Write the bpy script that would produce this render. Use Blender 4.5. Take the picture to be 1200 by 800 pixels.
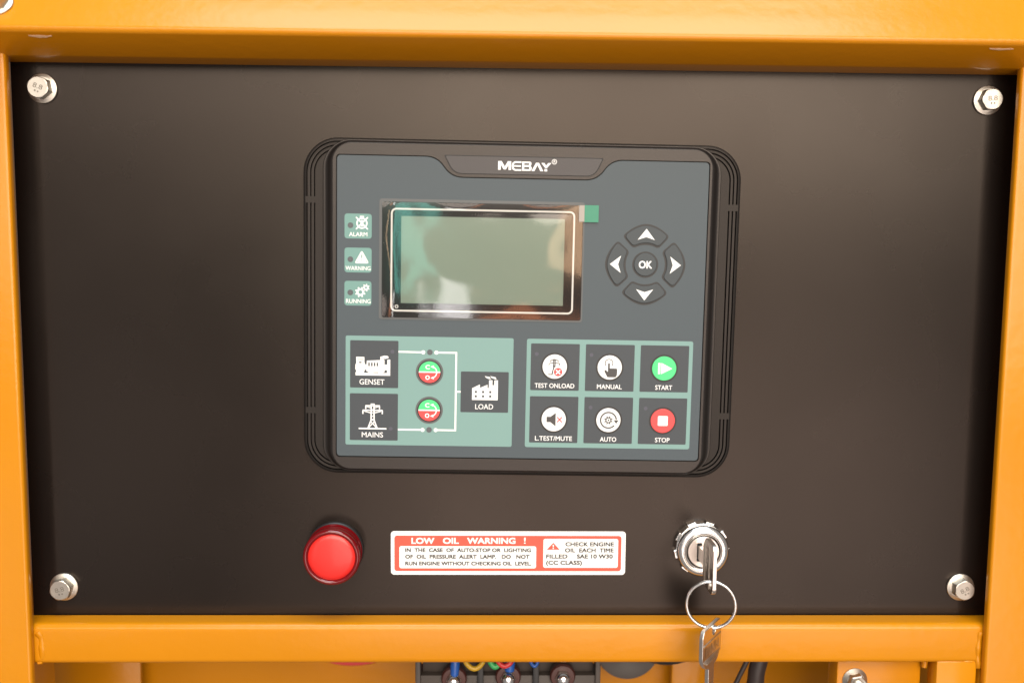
import bpy, bmesh, math, random
from mathutils import Vector, Matrix, Euler, noise

random.seed(7)
scene = bpy.context.scene
for o in list(bpy.data.objects):
    bpy.data.objects.remove(o)
S = 0.001                      # everything below is written in millimetres
PI = math.pi

# ------------------------------------------------------------------ camera
cam_d = bpy.data.cameras.new('camera')
cam = bpy.data.objects.new('camera', cam_d)
scene.collection.objects.link(cam)
scene.camera = cam
cam_d.sensor_width = 36.0
cam_d.lens = 36.0
cam_d.clip_start = 0.01
cam_d.clip_end = 50.0
PITCH, YAW, ROLL = math.radians(6.243), math.radians(1.4219), math.radians(0.5341)
fw = Vector((math.sin(YAW) * math.cos(PITCH), math.cos(YAW) * math.cos(PITCH), -math.sin(PITCH)))
rt = Vector((math.cos(YAW), -math.sin(YAW), 0))
up = rt.cross(fw)
rt2 = math.cos(ROLL) * rt + math.sin(ROLL) * up
up2 = -math.sin(ROLL) * rt + math.cos(ROLL) * up
m3 = Matrix((rt2, up2, -fw)).transposed()
cam.matrix_world = Matrix.Translation(Vector((-19.247, -587.58, 45.62)) * S) @ m3.to_4x4()
cam_d.dof.use_dof = True
cam_d.dof.focus_distance = 0.583
cam_d.dof.aperture_fstop = 7.1

# ------------------------------------------------------------------ light
world = bpy.data.worlds.new('World')
scene.world = world
world.use_nodes = True
bg = world.node_tree.nodes['Background']
bg.inputs[0].default_value = (1.0, 0.92, 0.86, 1)
bg.inputs[1].default_value = 0.22


def area_lamp(name, loc, target, sx, sy, radiance, color):
    l = bpy.data.lights.new(name, 'AREA')
    l.shape = 'RECTANGLE'
    l.size, l.size_y = sx, sy
    l.energy = radiance * math.pi * sx * sy      # emitted power for that radiance
    l.color = color
    o = bpy.data.objects.new(name, l)
    scene.collection.objects.link(o)
    o.location = loc
    o.rotation_euler = (Vector(target) - Vector(loc)).to_track_quat('-Z', 'Y').to_euler()
    return o


# daylight from the open side of the hall behind the photographer
area_lamp('daylight_lamp', (0.58, -3.0, 1.37), (0.58, 0, 0.6), 2.4, 2.5, 7.0, (1.0, 0.89, 0.76))
# light thrown back by the floor
area_lamp('floor_bounce_lamp', (0.52, -2.8, -0.85), (0.52, 0, -0.6), 2.0, 1.0, 3.2, (1.0, 0.82, 0.73))
# overhead light
area_lamp('overhead_lamp', (0.1, -0.9, 2.6), (0.1, 0, 0.1), 2.0, 1.6, 7.5, (0.82, 0.93, 1.0))
# coloured lamps added far behind the camera to make reflected patches in the screen film
area_lamp('teal_reflection_lamp', (-0.28, -3.0, 0.02), (-0.06, 0, 0.03), 0.12, 0.40, 3.6, (0.25, 1.0, 0.82))
area_lamp('peach_reflection_lamp', (0.30, -3.0, 0.05), (0.02, 0, 0.03), 0.13, 0.34, 5.5, (1.0, 0.62, 0.36))
area_lamp('white_reflection_lamp', (-0.14, -3.0, -0.24), (-0.04, 0, 0.01), 0.12, 0.10, 9.0, (1.0, 0.96, 0.95))
area_lamp('orange_reflection_lamp', (0.14, -3.0, -0.30), (0.0, 0, 0.0), 0.36, 0.09, 4.0, (1.0, 0.35, 0.15))
# lamps added at the left, without a known source, to lighten the plate's sheen
area_lamp('upper_left_sheen_lamp', (-0.98, -3.0, 1.35), (-0.3, 0, 0.5), 0.50, 1.9, 5.6, (1.0, 0.89, 0.78))
area_lamp('far_left_sheen_lamp', (-1.52, -3.0, 0.85), (-0.2, 0, 0.1), 0.24, 1.0, 5.0, (1.0, 0.88, 0.78))
area_lamp('lower_left_sheen_lamp', (-1.40, -3.0, -0.75), (-0.2, 0, -0.1), 0.26, 0.85, 2.2, (1.0, 0.86, 0.80))

vs = scene.view_settings
vs.view_transform = 'Standard'
vs.look = 'None'
vs.exposure = 0.15
vs.gamma = 1.0


# ------------------------------------------------------------------ materials
def material(name, color, rough=0.5, metal=0.0, spec=0.5, bump=0.0, bscale=400.0, bdist=0.0002,
             vary=0.0, vscale=30.0, rvary=0.0, coat=0.0, stretch=None, tint=None):
    m = bpy.data.materials.new(name)
    m.use_nodes = True
    nt = m.node_tree
    b = nt.nodes['Principled BSDF']
    b.inputs['Base Color'].default_value = (*color, 1)
    b.inputs['Roughness'].default_value = rough
    b.inputs['Metallic'].default_value = metal
    b.inputs['Specular IOR Level'].default_value = spec
    b.inputs['Coat Weight'].default_value = coat
    if tint:
        b.inputs['Specular Tint'].default_value = (*tint, 1)
    b.inputs['Coat Roughness'].default_value = 0.08
    tc = nt.nodes.new('ShaderNodeTexCoord')
    mp = nt.nodes.new('ShaderNodeMapping')
    nt.links.new(tc.outputs['Object'], mp.inputs['Vector'])
    if stretch:
        mp.inputs['Scale'].default_value = stretch
    if bump > 0:
        n = nt.nodes.new('ShaderNodeTexNoise')
        n.inputs['Scale'].default_value = bscale
        n.inputs['Detail'].default_value = 3
        bp = nt.nodes.new('ShaderNodeBump')
        bp.inputs['Strength'].default_value = bump
        bp.inputs['Distance'].default_value = bdist
        nt.links.new(mp.outputs['Vector'], n.inputs['Vector'])
        nt.links.new(n.outputs['Fac'], bp.inputs['Height'])
        nt.links.new(bp.outputs['Normal'], b.inputs['Normal'])
    if vary > 0 or rvary > 0:
        n2 = nt.nodes.new('ShaderNodeTexNoise')
        n2.inputs['Scale'].default_value = vscale
        n2.inputs['Detail'].default_value = 6
        nt.links.new(mp.outputs['Vector'], n2.inputs['Vector'])
        if vary > 0:
            mr = nt.nodes.new('ShaderNodeMapRange')
            mr.inputs[1].default_value, mr.inputs[2].default_value = 0.3, 0.7
            mr.inputs[3].default_value, mr.inputs[4].default_value = 1 - vary, 1 + vary
            nt.links.new(n2.outputs['Fac'], mr.inputs[0])
            hv = nt.nodes.new('ShaderNodeVectorMath')
            hv.operation = 'SCALE'
            hv.inputs[0].default_value = color
            nt.links.new(mr.outputs[0], hv.inputs['Scale'])
            nt.links.new(hv.outputs[0], b.inputs['Base Color'])
        if rvary > 0:
            mr = nt.nodes.new('ShaderNodeMapRange')
            mr.inputs[1].default_value, mr.inputs[2].default_value = 0.3, 0.7
            mr.inputs[3].default_value, mr.inputs[4].default_value = rough - rvary, rough + rvary
            nt.links.new(n2.outputs['Fac'], mr.inputs[0])
            nt.links.new(mr.outputs[0], b.inputs['Roughness'])
    return m


M = {}
M['orange'] = material('orange_paint', (0.525, 0.196, 0.003), 0.24, spec=0.36, bump=0.24, bscale=150, bdist=0.0006, vary=0.03, vscale=12)
M['orange_in'] = M['orange']
M['chip'] = material('chipped_paint_edge', (0.78, 0.50, 0.30), 0.5)
M['panel'] = material('black_powder_coat', (0.006, 0.0044, 0.0038), 0.28, spec=0.40, tint=(1.0, 0.84, 0.73), bump=0.10, bscale=900, bdist=0.0002, rvary=0.035, vscale=9)
M['bezel'] = material('black_textured_plastic', (0.011, 0.010, 0.0098), 0.38, spec=0.52, tint=(1.0, 0.90, 0.84), bump=0.30, bscale=1600, bdist=0.00012)
M['flank'] = material('black_plastic_flange', (0.0075, 0.007, 0.007), 0.48, spec=0.36, bump=0.2, bscale=1600, bdist=0.0001, tint=(1.0, 0.88, 0.80))
M['groove'] = material('dark_gap', (0.006, 0.006, 0.006), 0.6)
M['face'] = material('grey_membrane', (0.062, 0.079, 0.090), 0.45, spec=0.3, bump=0.05, bscale=2500, bdist=0.00005)
M['tile'] = material('dark_grey_membrane', (0.052, 0.060, 0.068), 0.45, spec=0.3)
M['brand'] = material('brand_plate_plastic', (0.040, 0.034, 0.035), 0.45, bump=0.15, bscale=1800, bdist=0.0001)
M['teal'] = material('pale_green_print', (0.180, 0.305, 0.285), 0.45, spec=0.3)
M['teal2'] = material('green_print', (0.150, 0.285, 0.258), 0.45, spec=0.3)
M['white'] = material('white_print', (0.80, 0.80, 0.79), 0.45)
M['dark'] = material('dark_print', (0.045, 0.042, 0.042), 0.45)
M['led'] = material('indicator_window', (0.07, 0.075, 0.085), 0.3)
M['led2'] = material('faint_indicator_window', (0.082, 0.082, 0.105), 0.45, spec=0.3)
M['ring'] = material('button_edge', (0.016, 0.015, 0.015), 0.5)
M['halo'] = material('button_surround', (0.085, 0.09, 0.092), 0.45)
M['key'] = material('grey_button', (0.050, 0.060, 0.066), 0.45, spec=0.3, bump=0.05, bscale=2500, bdist=0.00005)
M['bgreen'] = material('green_button', (0.06, 0.60, 0.20), 0.40)
M['bred'] = material('red_button', (0.85, 0.055, 0.055), 0.40)
M['red_print'] = material('red_print', (0.80, 0.085, 0.05), 0.45, vary=0.05, vscale=60)
M['sticker'] = material('white_vinyl', (0.83, 0.83, 0.81), 0.45)
M['ink'] = material('black_ink', (0.03, 0.028, 0.028), 0.5)
M['window'] = material('black_window_glass', (0.022, 0.018, 0.017), 0.08)
M['lcd'] = material('lcd_glass', (0.215, 0.285, 0.23), 0.25, vary=0.03, vscale=15)
M['tab'] = material('green_pull_tab', (0.014, 0.20, 0.115), 0.35)
M['zinc'] = material('zinc_steel', (0.56, 0.53, 0.475), 0.40, metal=1.0, bump=0.08, bscale=700, bdist=0.0002, rvary=0.06, vscale=200)
M['chrome'] = material('chrome', (0.88, 0.87, 0.86), 0.24, metal=1.0, rvary=0.04, vscale=150)
M['nickel'] = material('brushed_nickel', (0.72, 0.66, 0.61), 0.28, metal=1.0, bump=0.2, bscale=300, bdist=0.0002, stretch=(1, 8, 1))
M['lamp_face'] = material('red_lamp_face', (0.68, 0.022, 0.017), 0.33, coat=0.1, bump=0.25, bscale=1400, bdist=0.0001)
M['lamp_rim'] = material('red_lamp_rim', (0.13, 0.002, 0.004), 0.10, coat=0.2)
M['rubber'] = material('black_rubber', (0.012, 0.012, 0.013), 0.45)
M['block'] = material('black_terminal_plastic', (0.055, 0.043, 0.036), 0.5, bump=0.15, bscale=900, bdist=0.0002)
M['hose'] = material('black_cable', (0.035, 0.024, 0.022), 0.5)
M['blue'] = material('blue_sleeve', (0.015, 0.085, 0.36), 0.35)
M['yellow'] = material('yellow_sleeve', (0.50, 0.30, 0.015), 0.35)
M['green'] = material('green_sleeve', (0.04, 0.35, 0.10), 0.35)
M['red'] = material('red_plastic', (0.55, 0.03, 0.03), 0.35)
M['copper'] = material('dark_stud_seat', (0.06, 0.018, 0.014), 0.35)


def film_material(name, tint):
    """clear plastic: looks through, mirrors like a plastic surface"""
    m = bpy.data.materials.new(name)
    m.use_nodes = True
    nt = m.node_tree
    nt.nodes.remove(nt.nodes['Principled BSDF'])
    out = nt.nodes['Material Output']
    tr = nt.nodes.new('ShaderNodeBsdfTransparent')
    tr.inputs[0].default_value = (*tint, 1)
    gl = nt.nodes.new('ShaderNodeBsdfGlossy')
    gl.inputs['Roughness'].default_value = 0.06
    fr = nt.nodes.new('ShaderNodeFresnel')
    fr.inputs[0].default_value = 1.6
    n = nt.nodes.new('ShaderNodeTexNoise')
    n.inputs['Scale'].default_value = 30
    n.inputs['Detail'].default_value = 1
    tc = nt.nodes.new('ShaderNodeTexCoord')
    bp = nt.nodes.new('ShaderNodeBump')
    bp.inputs['Strength'].default_value = 0.27
    bp.inputs['Distance'].default_value = 0.002
    nt.links.new(tc.outputs['Object'], n.inputs['Vector'])
    nt.links.new(n.outputs['Fac'], bp.inputs['Height'])
    nt.links.new(bp.outputs['Normal'], gl.inputs['Normal'])
    mx = nt.nodes.new('ShaderNodeMixShader')
    nt.links.new(fr.outputs[0], mx.inputs[0])
    nt.links.new(tr.outputs[0], mx.inputs[1])
    nt.links.new(gl.outputs[0], mx.inputs[2])
    nt.links.new(mx.outputs[0], out.inputs[0])
    return m


M['film'] = film_material('clear_protective_film', (0.93, 0.93, 0.92))
M['tape'] = material('milky_tape', (0.30, 0.27, 0.24), 0.25)
M['mark'] = material('stamped_mark', (0.22, 0.20, 0.17), 0.5, metal=0.6)

# ------------------------------------------------------------------ mesh helpers
COL = scene.collection
FRONT = Matrix.Rotation(PI / 2, 4, 'X')     # local x right, y up, z towards the camera


def link(name, me, mat, parent=None, loc=(0, 0, 0), rot=None):
    """one mesh object; loc in mm in the parent's axes"""
    o = bpy.data.objects.new(name, me)
    COL.objects.link(o)
    if mat is not None:
        me.materials.clear()
        me.materials.append(M[mat])
    o.location = Vector(loc) * S
    if rot is not None:
        o.rotation_euler = rot
    if parent is not None:
        o.parent = parent
    return o


def thing(name, label, cat, x, z, d=0.0, spin=0.0, group=None):
    """an Empty on the panel plane at panel position x, z and depth d (towards the camera)"""
    o = bpy.data.objects.new(name, None)
    COL.objects.link(o)
    o.empty_display_size = 0.01
    o.matrix_world = Matrix.Translation(Vector((x, -d, z)) * S) @ FRONT @ Matrix.Rotation(spin, 4, 'Z')
    o['label'] = label
    o['category'] = cat
    if group:
        o['group'] = group
    return o


def finish(bm, name, smooth=None):
    me = bpy.data.meshes.new(name)
    bmesh.ops.scale(bm, vec=(S, S, S), verts=bm.verts)
    bm.to_mesh(me)
    bm.free()
    if smooth is not None:
        me.shade_smooth()
        me.set_sharp_from_angle(angle=math.radians(smooth))
    return me


def rrect(w, h, r, n=6, cx=0.0, cy=0.0):
    pts = []
    for (sx, sy, a0) in ((1, -1, -90), (1, 1, 0), (-1, 1, 90), (-1, -1, 180)):
        ox, oy = cx + sx * (w / 2 - r), cy + sy * (h / 2 - r)
        for k in range(n + 1):
            a = math.radians(a0 + 90 * k / n)
            pts.append((ox + r * math.cos(a), oy + r * math.sin(a)))
    return pts


def box_loop(x0, y0, x1, y1, r=0.0, n=4):
    x0, x1 = min(x0, x1), max(x0, x1)
    y0, y1 = min(y0, y1), max(y0, y1)
    if r <= 0:
        return [(x0, y0), (x1, y0), (x1, y1), (x0, y1)]
    return rrect(x1 - x0, y1 - y0, r, n, (x0 + x1) / 2, (y0 + y1) / 2)


def circle(r, n=32, cx=0.0, cy=0.0, a0=0.0):
    return [(cx + r * math.cos(a0 + 2 * PI * k / n), cy + r * math.sin(a0 + 2 * PI * k / n)) for k in range(n)]


def rpoly(pts, r, n=4):
    out = []
    N = len(pts)
    for i in range(N):
        p, a, b = Vector(pts[i]), Vector(pts[i - 1]), Vector(pts[(i + 1) % N])
        ri = r[i] if isinstance(r, (list, tuple)) else r
        if ri <= 0:
            out.append(tuple(p))
            continue
        da, db = (a - p), (b - p)
        ra, rb = min(ri, da.length * .49), min(ri, db.length * .49)
        p0, p2 = p + da.normalized() * ra, p + db.normalized() * rb
        for k in range(n + 1):
            t = k / n
            q = p0 * (1 - t) ** 2 + p * 2 * t * (1 - t) + p2 * t * t
            out.append((q.x, q.y))
    return out


def curve_mesh(loops, thick=0.0, bevel=0.0, z0=0.0, bres=1):
    """filled outline (inner loops are holes), back face at z0, front at z0+thick"""
    cu = bpy.data.curves.new('outline', 'CURVE')
    cu.dimensions = '2D'
    cu.fill_mode = 'BOTH' if thick > 0 else 'FRONT'
    if thick <= 0:
        cu.fill_mode = 'BOTH'
    for lp in loops:
        sp = cu.splines.new('POLY')
        sp.points.add(len(lp) - 1)
        for i, p in enumerate(lp):
            sp.points[i].co = (p[0] * S, p[1] * S, 0, 1)
        sp.use_cyclic_u = True
    cu.extrude = max(thick / 2 - bevel, 0) * S
    if bevel > 0:
        cu.bevel_depth = bevel * S
        cu.offset = -bevel * S
        cu.bevel_resolution = bres
    ob = bpy.data.objects.new('outline', cu)
    me = bpy.data.meshes.new_from_object(ob)
    bpy.data.objects.remove(ob)
    bpy.data.curves.remove(cu)
    me.transform(Matrix.Translation((0, 0, (z0 + thick / 2) * S)))
    me.shade_flat()
    return me


def plate(name, loops, mat, parent, thick, z0=0.0, bevel=0.0, loc=(0, 0, 0), rot=None, bres=1):
    return link(name, curve_mesh(loops, thick, bevel, z0, bres), mat, parent, loc, rot)


def stroke_faces(bm, pts, w, z, closed=False):
    P = [Vector(p) for p in pts]
    n = len(P)
    L, Rr = [], []
    for i in range(n):
        if closed:
            a, b = P[i - 1], P[(i + 1) % n]
        else:
            a, b = P[max(i - 1, 0)], P[min(i + 1, n - 1)]
        t0 = (P[i] - a).normalized() if (P[i] - a).length > 1e-9 else (b - P[i]).normalized()
        t1 = (b - P[i]).normalized() if (b - P[i]).length > 1e-9 else t0
        t = (t0 + t1)
        t = t.normalized() if t.length > 1e-6 else t1
        nn = Vector((-t.y, t.x))
        k = max(abs(nn.dot(Vector((-t1.y, t1.x)))), .4)
        L.append(bm.verts.new((*(P[i] + nn * w / 2 / k), z)))
        Rr.append(bm.verts.new((*(P[i] - nn * w / 2 / k), z)))
    for i in range(n if closed else n - 1):
        j = (i + 1) % n
        bm.faces.new((Rr[i], Rr[j], L[j], L[i]))


def printed(name, prims, mat, parent, cx, cy, z, scale=1.0):
    """flat print made of filled outlines ('p', loops) and strokes ('s', pts, width[, closed])"""
    bm = bmesh.new()
    zz = 0.0
    for pr in prims:
        if pr[0] == 's':
            stroke_faces(bm, pr[1], pr[2], zz, len(pr) > 3 and pr[3])
        else:
            me = curve_mesh(pr[1], 0.0)
            me.transform(Matrix.Scale(1 / S, 4) @ Matrix.Identity(4))
            me.transform(Matrix.Translation((0, 0, zz)))
            bm.from_mesh(me)
            bpy.data.meshes.remove(me)
        zz += 0.006
    for v in bm.verts:
        v.co.x *= scale
        v.co.y *= scale
    bmesh.ops.recalc_face_normals(bm, faces=bm.faces)
    for f in bm.faces:
        if f.normal.z < 0:
            f.normal_flip()
    return link(name, finish(bm, name), mat, parent, (cx, cy, z))


_cap = {}


def text_mesh(s, bold):
    cu = bpy.data.curves.new('words', 'FONT')
    cu.body = s
    cu.size = 1.0
    cu.resolution_u = 3
    cu.offset = bold
    ob = bpy.data.objects.new('words', cu)
    me = bpy.data.meshes.new_from_object(ob)
    bpy.data.objects.remove(ob)
    bpy.data.curves.remove(cu)
    return me


def cap_height():
    if 'h' not in _cap:
        me = text_mesh('H', 0.0)
        ys = [v.co.y for v in me.vertices]
        _cap['h'] = max(ys) - min(ys)
        bpy.data.meshes.remove(me)
    return _cap['h']


def words(s, mat, parent, x0, x1, ymid, cap, z, bold=0.0, name='caption'):
    """lettering spread from x0 to x1 with capital height cap, centred on ymid; bold = extra stroke in mm"""
    me = text_mesh(s, 0.0)
    xs = [v.co.x for v in me.vertices]
    a, b = min(xs), max(xs)
    h = bold / 2
    sx = (x1 - x0 - bold) / (b - a)
    sy = (cap - bold) / cap_height()
    for v in me.vertices:
        v.co = Vector((x0 + h + (v.co.x - a) * sx, ymid - cap / 2 + h + v.co.y * sy, 0))
    if bold > 0:
        bm = bmesh.new()
        k = 0
        for dx in (-h, 0, h):
            for dy in (-h, 0, h):
                me.transform(Matrix.Translation((dx, dy, k * .0025)))
                bm.from_mesh(me)
                me.transform(Matrix.Translation((-dx, -dy, -k * .0025)))
                k += 1
        bm.to_mesh(me)
        bm.free()
    me.transform(Matrix.Scale(S, 4))
    me.name = name
    return link(name, me, mat, parent, (0, 0, z))


def lathe(prof, n=48, smooth=35, cap=True):
    """prof: list of (radius, z)"""
    bm = bmesh.new()
    rings = []
    for r, z in prof:
        if r <= 1e-6:
            rings.append([bm.verts.new((0, 0, z))])
        else:
            rings.append([bm.verts.new((r * math.cos(2 * PI * k / n), r * math.sin(2 * PI * k / n), z)) for k in range(n)])
    for A, B in zip(rings, rings[1:]):
        for k in range(n):
            j = (k + 1) % n
            if len(A) == 1 and len(B) == 1:
                continue
            if len(A) == 1:
                bm.faces.new((A[0], B[j], B[k]))
            elif len(B) == 1:
                bm.faces.new((A[k], A[j], B[0]))
            else:
                bm.faces.new((A[k], A[j], B[j], B[k]))
    bmesh.ops.recalc_face_normals(bm, faces=bm.faces)
    return finish(bm, 'turned', smooth)


def loft(loops, smooth=40, cap0=False, cap1=False):
    """loops: list of (list of xy, z), all with the same number of points"""
    bm = bmesh.new()
    R_ = [[bm.verts.new((p[0], p[1], z)) for p in lp] for lp, z in loops]
    n = len(R_[0])
    for A, B in zip(R_, R_[1:]):
        for k in range(n):
            j = (k + 1) % n
            bm.faces.new((A[k], A[j], B[j], B[k]))
    if cap0:
        bm.faces.new(R_[0][::-1])
    if cap1:
        bm.faces.new(R_[-1])
    return finish(bm, 'lofted', smooth)


def extrude_x(prof, x0, x1, smooth=30, wobble=None, seg=1):
    """closed profile [(depth, z)] pulled along x; returned in front axes (x, z->y, depth->z)"""
    bm = bmesh.new()
    R_ = []
    for s in range(seg + 1):
        x = x0 + (x1 - x0) * s / seg
        R_.append([bm.verts.new((x, z, d)) for d, z in prof])
    n = len(prof)
    for A, B in zip(R_, R_[1:]):
        for k in range(n):
            j = (k + 1) % n
            bm.faces.new((A[k], A[j], B[j], B[k]))
    bm.faces.new(R_[0][::-1])
    bm.faces.new(R_[-1])
    bmesh.ops.recalc_face_normals(bm, faces=bm.faces)
    return finish(bm, 'profile', smooth)


def tube(pts, rad, n=10, smooth=60, closed=False, cap=True):
    """round bar along pts (3D, mm); rad a number or one per point"""
    P = [Vector(p) for p in pts]
    N = len(P)
    bm = bmesh.new()
    R_ = []
    ref = None
    for i in range(N):
        if closed:
            t = (P[(i + 1) % N] - P[i - 1]).normalized()
        else:
            t = (P[min(i + 1, N - 1)] - P[max(i - 1, 0)]).normalized()
        if ref is None:
            ref = Vector((0, 0, 1)) if abs(t.z) < .9 else Vector((1, 0, 0))
        u = (ref - t * ref.dot(t)).normalized()
        ref = u
        v = t.cross(u)
        r = rad[i] if isinstance(rad, (list, tuple)) else rad
        R_.append([bm.verts.new(P[i] + (u * math.cos(2 * PI * k / n) + v * math.sin(2 * PI * k / n)) * r) for k in range(n)])
    for i in range(N if closed else N - 1):
        A, B = R_[i], R_[(i + 1) % N]
        for k in range(n):
            j = (k + 1) % n
            bm.faces.new((A[k], A[j], B[j], B[k]))
    if not closed and cap:
        bm.faces.new(R_[0][::-1])
        bm.faces.new(R_[-1])
    bmesh.ops.recalc_face_normals(bm, faces=bm.faces)
    return finish(bm, 'bar', smooth)


def rounded_box(x0, x1, y0, y1, z0, z1, r=0.5, seg=2):
    bm = bmesh.new()
    bmesh.ops.create_cube(bm, size=1)
    for v in bm.verts:
        v.co = Vector((x0 if v.co.x < 0 else x1, y0 if v.co.y < 0 else y1, z0 if v.co.z < 0 else z1))
    if r > 0:
        bmesh.ops.bevel(bm, geom=list(bm.edges), offset=r, segments=seg, affect='EDGES', profile=.5)
    return finish(bm, 'block', 40 if r > 0 else None)


# ================================================================== enclosure frame
frame = thing('enclosure_frame', 'orange painted steel frame around the black panel', 'frame', 0, -215)
FZ = 215.0   # frame children are written in panel coordinates, the frame's base lies 215 mm below


def fl(name, me, mat='orange'):
    return link(name, me, mat, frame, (0, FZ, 0))


# top cover: sloping front, rounded rim, face turned under towards the panel
arc = [(37.0 + 3.0 * math.cos(math.radians(a)), 146.9 + 3.0 * math.sin(math.radians(a))) for a in range(-64, 38, 12)]
prof = [(-2, 135.2), (18.0, 135.6), (20.0, 136.0)] + arc + [(30.0, 160.5), (14.0, 182), (5, 194), (2, 194)]
fl('top_cover', extrude_x(prof, -335, 330, 32, seg=40))


# upright posts: folded lip in front, hollow gap behind it
def post(sx, xe):
    pts = rpoly([(0, 21.0), (0, 15.6), (6, 15.2), (9, 9), (9, -30), (70, -30), (70, 21.0)], [2.2, 1.2, 2, 0, 0, 0, 3], 5)
    bm = bmesh.new()
    R_ = []
    zs = [-330, 147.8, 149.6, 150.4]
    ins = [0, 0, .5, 1.6]
    for z, i_ in zip(zs, ins):
        R_.append([bm.verts.new((xe + sx * (p[0] + (i_ if p[0] < 5 else 0)), z, p[1] - i_)) for p in pts])
    n = len(pts)
    for A, B in zip(R_, R_[1:]):
        for k in range(n):
            j = (k + 1) % n
            bm.faces.new((A[k], A[j], B[j], B[k]))
    bm.faces.new(R_[0])
    bm.faces.new(R_[-1])
    bmesh.ops.recalc_face_normals(bm, faces=bm.faces)
    fl('post', finish(bm, 'post', 40))


post(-1, -277.7)
post(1, 272.6)

# bottom rail: rounded square tube
rail = rpoly([(0.6, -181.6), (15.3, -182.0), (15.3, -205.6), (0.6, -205.6)], [1.2, 4.2, 3.2, 1.2], 6)
fl('rail', extrude_x(rail, -286, 281, 40))
# upright strip carrying on from the rail at the right
fl('bracket', rounded_box(247, 271.0, -330, -204.4, 2, 15.0, 1.2))
fl('bracket', rounded_box(192.6, 243.5, -330, -206.5, -14, 2, 1.0))
fl('bracket', rounded_box(273.0, 276.0, -330, -208.5, 3, 14, .5))


# painted weld beads
def bead(pts, r):
    P, Rr = [], []
    for i in range(len(pts) - 1):
        a, b = Vector(pts[i]), Vector(pts[i + 1])
        n = max(2, int((b - a).length / 1.3))
        for k in range(n):
            P.append(a.lerp(b, k / n) + Vector((random.uniform(-.14, .14), random.uniform(-.1, .1), random.uniform(-.1, .1))))
            Rr.append(r * (1.0 + 0.09 * math.sin(len(P) * .9) + random.uniform(-.04, .04)))
    fl('weld_bead', tube(P, Rr, 8, 50))


bead([(-276.0, -186.2, 13.6), (-274.2, -189, 13.4), (-273.6, -196, 13.3), (-273.8, -203.6, 13.2)], 2.7)
bead([(-277.0, -205.2, 13.8), (-272.5, -205.0, 13.8)], 1.1)
bead([(271.8, -186.5, 14.0), (271.0, -196, 14.1), (271.2, -204, 14.0), (272.8, -210, 13.6)], 2.1)
bead([(263.5, -204.9, 14.0), (270.4, -204.9, 14.2)], 1.0)
bead([(241.5, -206.3, 4.0), (244.5, -209, 5.0), (243.5, -214, 5.0)], 1.9)


# chipped paint under the top cover
def chip(x, z, d, w, h, seed):
    rnd = random.Random(seed)
    top = [(-w / 2 + w * k / 7, h * .45 + rnd.uniform(-.1, .1) * h) for k in range(8)]
    bot = [(w / 2 - w * k / 7, -h * .5 * math.sin(PI * k / 7) * rnd.uniform(.5, 1.1) + h * .2) for k in range(8)]
    nrm = Vector((0, -math.cos(math.radians(24)), math.sin(math.radians(24))))
    rot = nrm.to_track_quat('Z', 'Y').to_euler()
    link('paint_chip', curve_mesh([top + bot], 0.12, 0, 0), 'chip', frame, (x, z + FZ, d), rot)


def under(t):       # point on the turned-under face, t from the rim (0) to the panel (1)
    return (38.3 - 18.3 * t, 144.2 - 8.2 * t)


d_, z_ = under(.16)
chip(-252, z_ - .15, d_ + .1, 12, 3.0, 3)
d_, z_ = under(.14)
chip(253, z_ - .15, d_ + .1, 13, 2.4, 9)

# sheet metal far behind the rail
fl('back_sheet', rounded_box(-330, 330, -420, -196, -122, -120, 0))
fl('back_sheet', rounded_box(-330, -258, -420, -197, -104, -100, .8))
fl('back_sheet', rounded_box(112, 136, -420, -197, -106, -99, 1.2))

# ================================================================== black plate
pl = plate('control_panel_plate', [box_loop(-284.5, -189, 284.5, 140.5, 1.0)], 'panel', None, 2.0, -2.0, .25)
pl.matrix_world = FRONT
pl['label'] = 'black powder coated steel plate carrying the controller and switches'
pl['category'] = 'panel'


# ================================================================== bolts
def flange_bolt(label, x, z, d, spin, size=1.0, mark=True, group='flange bolts holding the plate'):
    t = thing('flange_bolt', label, 'bolt', x, z, d, spin, group)
    k = size
    link('flange', lathe([(0, 0), (8.0 * k, 0), (8.2 * k, .3), (8.2 * k, 1.0), (8.0 * k, 1.25), (6.6 * k, 1.75), (6.2 * k, 1.9), (0, 1.9)], 48, 25), 'zinc', t)
    # hexagon head with a rounded chamfer on its top
    bm = bmesh.new()
    R_ = []
    N = 48
    for (zz, lim) in ((1.7, 99), (6.3, 99), (6.75, 6.05), (7.0, 5.75), (7.12, 5.4)):
        ring = []
        for i in range(N):
            a = 2 * PI * i / N
            s = (a % (PI / 3)) - PI / 6
            r = min(5.55 / math.cos(s), lim)
            ring.append(bm.verts.new((r * k * math.cos(a), r * k * math.sin(a), zz * k)))
        R_.append(ring)
    for A, B in zip(R_, R_[1:]):
        for i in range(N):
            j = (i + 1) % N
            bm.faces.new((A[i], A[j], B[j], B[i]))
    bm.faces.new(R_[-1])
    link('head', finish(bm, 'head', 18), 'zinc', t)
    if mark:
        me = text_mesh('8.8', 0.01)
        xs = [v.co.x for v in me.vertices]
        w = max(xs) - min(xs)
        for v in me.vertices:
            v.co = Vector(((v.co.x - min(xs)) / w * 5.4 - 2.7, v.co.y * 3.8 - .8, 0)) * S
        link('grade_mark', me, 'mark', t, (0, 0, 7.16))
        link('maker_mark', curve_mesh([circle(.55, 10, -.8, -2.2), circle(.5, 10, .9, -2.3)], .08), 'mark', t, (0, 0, 7.10))
    return t


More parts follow.
